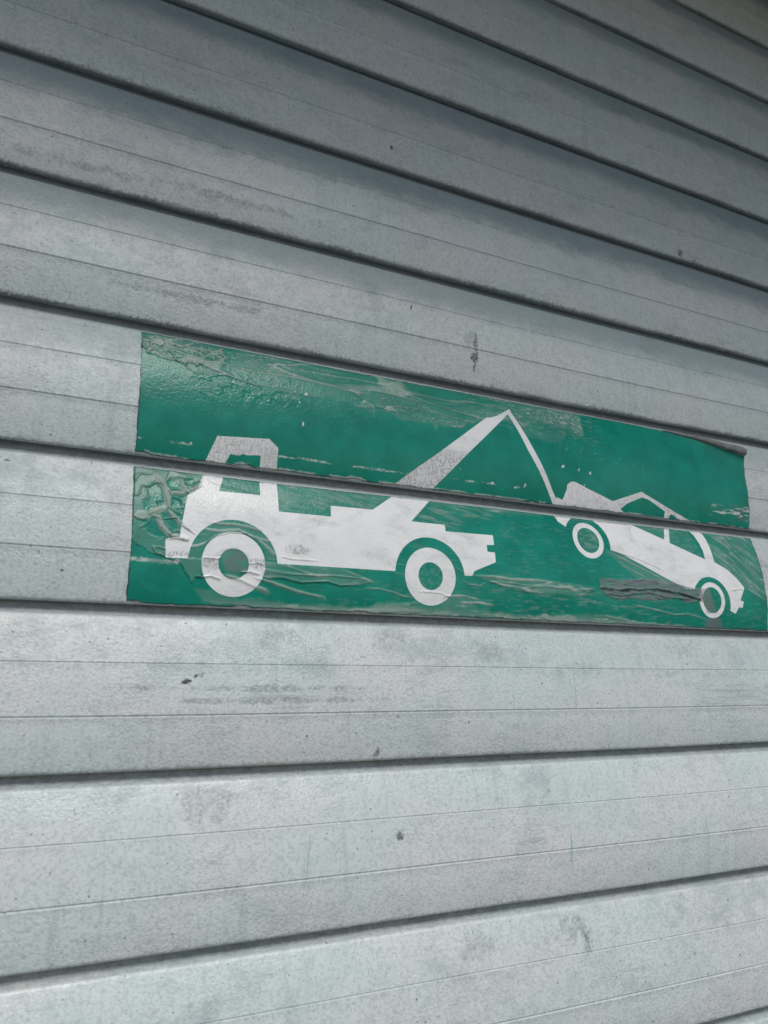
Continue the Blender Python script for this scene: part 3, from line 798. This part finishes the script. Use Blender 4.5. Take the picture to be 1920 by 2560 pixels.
        rg = soft(x, y, HL_RIGHT, .012, .012, 12, 105)
        haze += rg * (.20 + .50 * sstep(.48, .66, diag))
        violet += rg * sstep(.60, .66, fbm(x * 14, y * 30, 3, 106)) * .22 * sstep(5.1, 5.4, x)
        sm = soft(x, y, HL_SMEAR, .012, .012, 14, 107)
        haze += sm * .3
        stain += sm * .50
        ft = soft(x, y, HL_FOOT, .012, .012, 14, 108)
        stain += ft * .65
        violet += ft * .25 * sstep(.45, .6, fbm(x * 12, y * 30, 3, 109))
        wn_ = soft(x, y, HL_WIN, .01, .004, 14, 110)
        haze += wn_ * (.16 + .42 * sstep(.5, .66, flk))
        for hp, sd_ in ((HL_TOPFLECK, 111), (HL_TOPFLECK2, 112)):
            mk = soft(x, y, hp, .03, .02, 12, sd_)
            haze += mk * (.08 + .50 * sstep(.50, .62, fbm(x * 7 + 2 * y, y * 55 - x * 9, 3, sd_ + 9)))
        hub3 = (1 - sstep(.09, .115, np.hypot(x - W3[0], y - W3[1])))
        haze += hub3 * (.18 + .55 * sstep(.5, .62, fbm(x * 12, y * 60, 3, 114)))
        hub2 = (1 - sstep(.10, .105, np.hypot(x - W2[0], y - W2[1])))
        haze += hub2 * .35 * sstep(.50, .62, fbm(x * 55, y * 55, 3, 115))
        bf = sstep(1.9, 2.3, x) * (1 - sstep(4.2, 4.6, x)) * sstep(3.70, 3.80, y)
        haze += bf * sstep(.60, .68, fbm(x * 11, y * 70, 3, 116)) * .45
        haze += sstep(.64, .70, fbm(x * 12, y * 60, 3, 117)) * .25 * sstep(.8, 1.2, x)
        haze += .28 * np.exp(-((y - 3.10) / .02) ** 2) * sstep(.42, .6, fbm(x * 4, y * 20, 3, 118))
        d, t = d_line(x, y, SCRAPE_L1, .05)
        sc = (1 - sstep(.006, .018, d + .020 * (nf - .5)))
        chip = np.maximum(chip, sc * (.25 + .45 * sstep(.40, .60, fbm(x * 34, y * 50, 4, 119))) * (1 - sstep(.16, .20, x)))
        violet += sc * sstep(.5, .6, fbm(x * 50 + 9, y * 9, 2, 120)) * .4 * (1 - sstep(.12, .16, x))
        # scuffed white round the bumper, hub and sill
        for c_, r_ in (((.07, 3.68), .09), ((.29, 3.72), .10), ((.60, 3.70), .10), ((.88, 3.585), .10)):
            scuff = np.maximum(scuff, 1.0 * (1 - sstep(.3, 1.0, ((x - c_[0]) / (r_ * 1.2)) ** 2 + ((y - c_[1]) / (r_ * .45)) ** 2 + .8 * (fbm(x * 20, y * 20, 3, 121) - .5))))
        ridges = RIDGE_L
    rq = fbm(x * 14, y * 14, 3, 201)
    rw = 0.8 + 0.6 * fbm(x * 9, y * 9, 2, 200)
    for i, (pts, w, h) in enumerate(ridges):
        wv = w * rw if w > .006 else w
        d, t = d_line(x, y, pts, .07)
        tp = np.clip(np.minimum(t, 1 - t) * 7, 0, 1) ** .6
        pr = (.55 * np.exp(-np.abs(d) / (wv * .62)) + .45 * np.exp(-(d / wv) ** 2)) * tp
        if h > 0:
            hgt += pr * min(w * 1.15, .016) * h * (1 if w < .012 else .7) * (.55 + .9 * rq)
            haze += np.exp(-(d / (wv * 1.35)) ** 4) * tp * 1.0 * h * (1 if w < .02 else .12)
        else:
            crack = np.maximum(crack, np.exp(-(d / (w * .6)) ** 2) * tp * -h)
            hgt += np.exp(-((d) / (w * 2)) ** 2) * tp * .006
    hgt += 0.0016 * fbm(x * 6, y * 9, 3, 130)
    if upper:
        wr = (1 - sstep(.006, .020, bot[:, None] - y + .014 * (nf - .5))) * sstep(.45, .56, fbm(x * 10, y * 40, 4, 132))
        chip = np.maximum(chip, wr * .65)
    # dark worn rim round the cut edges
    rim = np.minimum(np.minimum(x - left, right - x), np.minimum(y - top[:, None], bot[:, None] - y))
    rn = fbm(x * 40, y * 40, 3, 131)
    crack = np.maximum(crack, (1 - sstep(.002, .009, rim + .012 * (rn - .5))) * .75)
    sdf = np.minimum.reduce([q for _, q in prints])
    # geometry
    t = y - (k - 1)
    z = np.interp(t, FT, FZ) - 0.0042 - hgt
    if upper:
        z = np.where(x > 4.4, z, z)
    co = np.stack([x * PITCH, z * PITCH, (k - y) * PITCH], -1)
    du = np.gradient(co, axis=0)
    dv = np.gradient(co, axis=1)
    nrm = np.cross(dv, du)
    nrm /= np.linalg.norm(nrm, axis=-1, keepdims=True)
    if nrm[ns // 2, nv // 2, 1] > 0:
        nrm = -nrm
    # a skirt drops every border on to the metal so that the film has thickness
    face_lab = np.zeros((ns, nv), int)
    ctr = lambda a: (a[:-1, :-1] + a[1:, :-1] + a[1:, 1:] + a[:-1, 1:]) / 4
    for n_, (_, q) in enumerate(prints):
        face_lab[ctr(q) < 0] = n_ + 1
    idx = np.arange((ns + 1) * (nv + 1)).reshape(ns + 1, nv + 1)
    quads = np.stack([idx[:-1, :-1], idx[:-1, 1:], idx[1:, 1:], idx[1:, :-1]], -1)
    root = empty('sticker_strip', (0, 0, ZC - k * PITCH))
    co2, nr2 = co.reshape(-1, 3), nrm.reshape(-1, 3)
    attrs = {'print_edge': sdf, 'film_haze': np.clip(haze * .74, 0, .8), 'chip': np.clip(chip, 0, 1), 'stain': np.clip(stain, 0, .8),
             'crack': np.clip(crack, 0, 1), 'violet': np.clip(violet, 0, .8), 'scuff': np.clip(scuff, 0, 1)}
    for lab, nm in enumerate(['green_film'] + [n_ for n_, _ in prints]):
        q = quads[face_lab == lab]
        used, inv = np.unique(q, return_inverse=True)
        q = inv.reshape(-1, 4)
        vco, vnr = co2[used], nr2[used]
        av = {a: b.reshape(-1)[used] for a, b in attrs.items()}
        if lab == 0:
            border = np.concatenate([idx[:, 0], idx[-1, 1:], idx[::-1, -1][1:], idx[0, ::-1][1:-1]])
            pos = -np.ones(idx.size, int)
            pos[used] = np.arange(len(used))
            b = border[pos[border] >= 0]
            p = pos[b]
            lo = vco[p].copy()
            lo[:, 1] += 0.0005
            base = len(vco)
            vco = np.r_[vco, lo]
            vnr = np.r_[vnr, vnr[p]]
            for a in av:
                av[a] = np.r_[av[a], np.full(len(p), .9 if a == 'crack' else .05)]
            ii = np.arange(len(p))
            jj = np.roll(ii, -1)
            near = np.linalg.norm(vco[p[ii]] - vco[p[jj]], axis=1) < .004
            q = np.r_[q, np.stack([p[ii], p[jj], base + jj, base + ii], -1)[near]]
        me = bpy.data.meshes.new(nm)
        me.vertices.add(len(vco))
        me.vertices.foreach_set('co', vco.astype(np.float32).ravel())
        me.loops.add(len(q) * 4)
        me.loops.foreach_set('vertex_index', q.astype(np.int32).ravel())
        me.polygons.add(len(q))
        me.polygons.foreach_set('loop_start', np.arange(0, len(q) * 4, 4, dtype=np.int32))
        me.update(calc_edges=True)
        me.polygons.foreach_set('use_smooth', np.ones(len(q), bool))
        for a, b in av.items():
            at = me.attributes.new(a, 'FLOAT', 'POINT')
            at.data.foreach_set('value', b.astype(np.float32))
        me.normals_split_custom_set_from_vertices(vnr.astype(np.float32))
        me.update()
        link(nm, me, M_STK, root)
    return root, X1, top, co


up, ux, utop, uco = strip(3)
tag(up, 'upper green sticker strip with the boom peak, its right corner curling off', 'sticker')
lo_, _, _, _ = strip(4)
tag(lo_, 'lower green sticker strip with all four white wheels and a torn patch', 'sticker')

# the loose upper edge has rolled over and shows its grey backing
sel = np.where(ux > 4.62)[0][::6]
verts, faces = [], []
N = 9
for n_, i in enumerate(sel):
    f = (ux[i] - 4.62) / (5.613 - 4.62)
    e = uco[i, 0]
    r = 0.0004 + 0.0026 * f ** 1.2 * (1 - .25 * sstep(.9, 1., np.array(f)))
    for j in range(N):
        a = math.radians(-60 + 300 * j / (N - 1) * min(1, .45 + f))
        verts.append((e[0] + (.0055 * f * (j / (N - 1))), e[1] - r * math.sin(a) * .8 - r * .6, e[2] + r * (1 - math.cos(a)) * 1.5 - r * .3))
for i in range(len(sel) - 1):
    for j in range(N - 1):
        a = i * N + j
        faces.append((a, a + 1, a + N + 1, a + N))
cm = mesh_of('curled_edge', verts, faces, True)
tag(link('curled_edge', cm, M_BACK, up), 'grey backing of the rolled-over upper right edge')
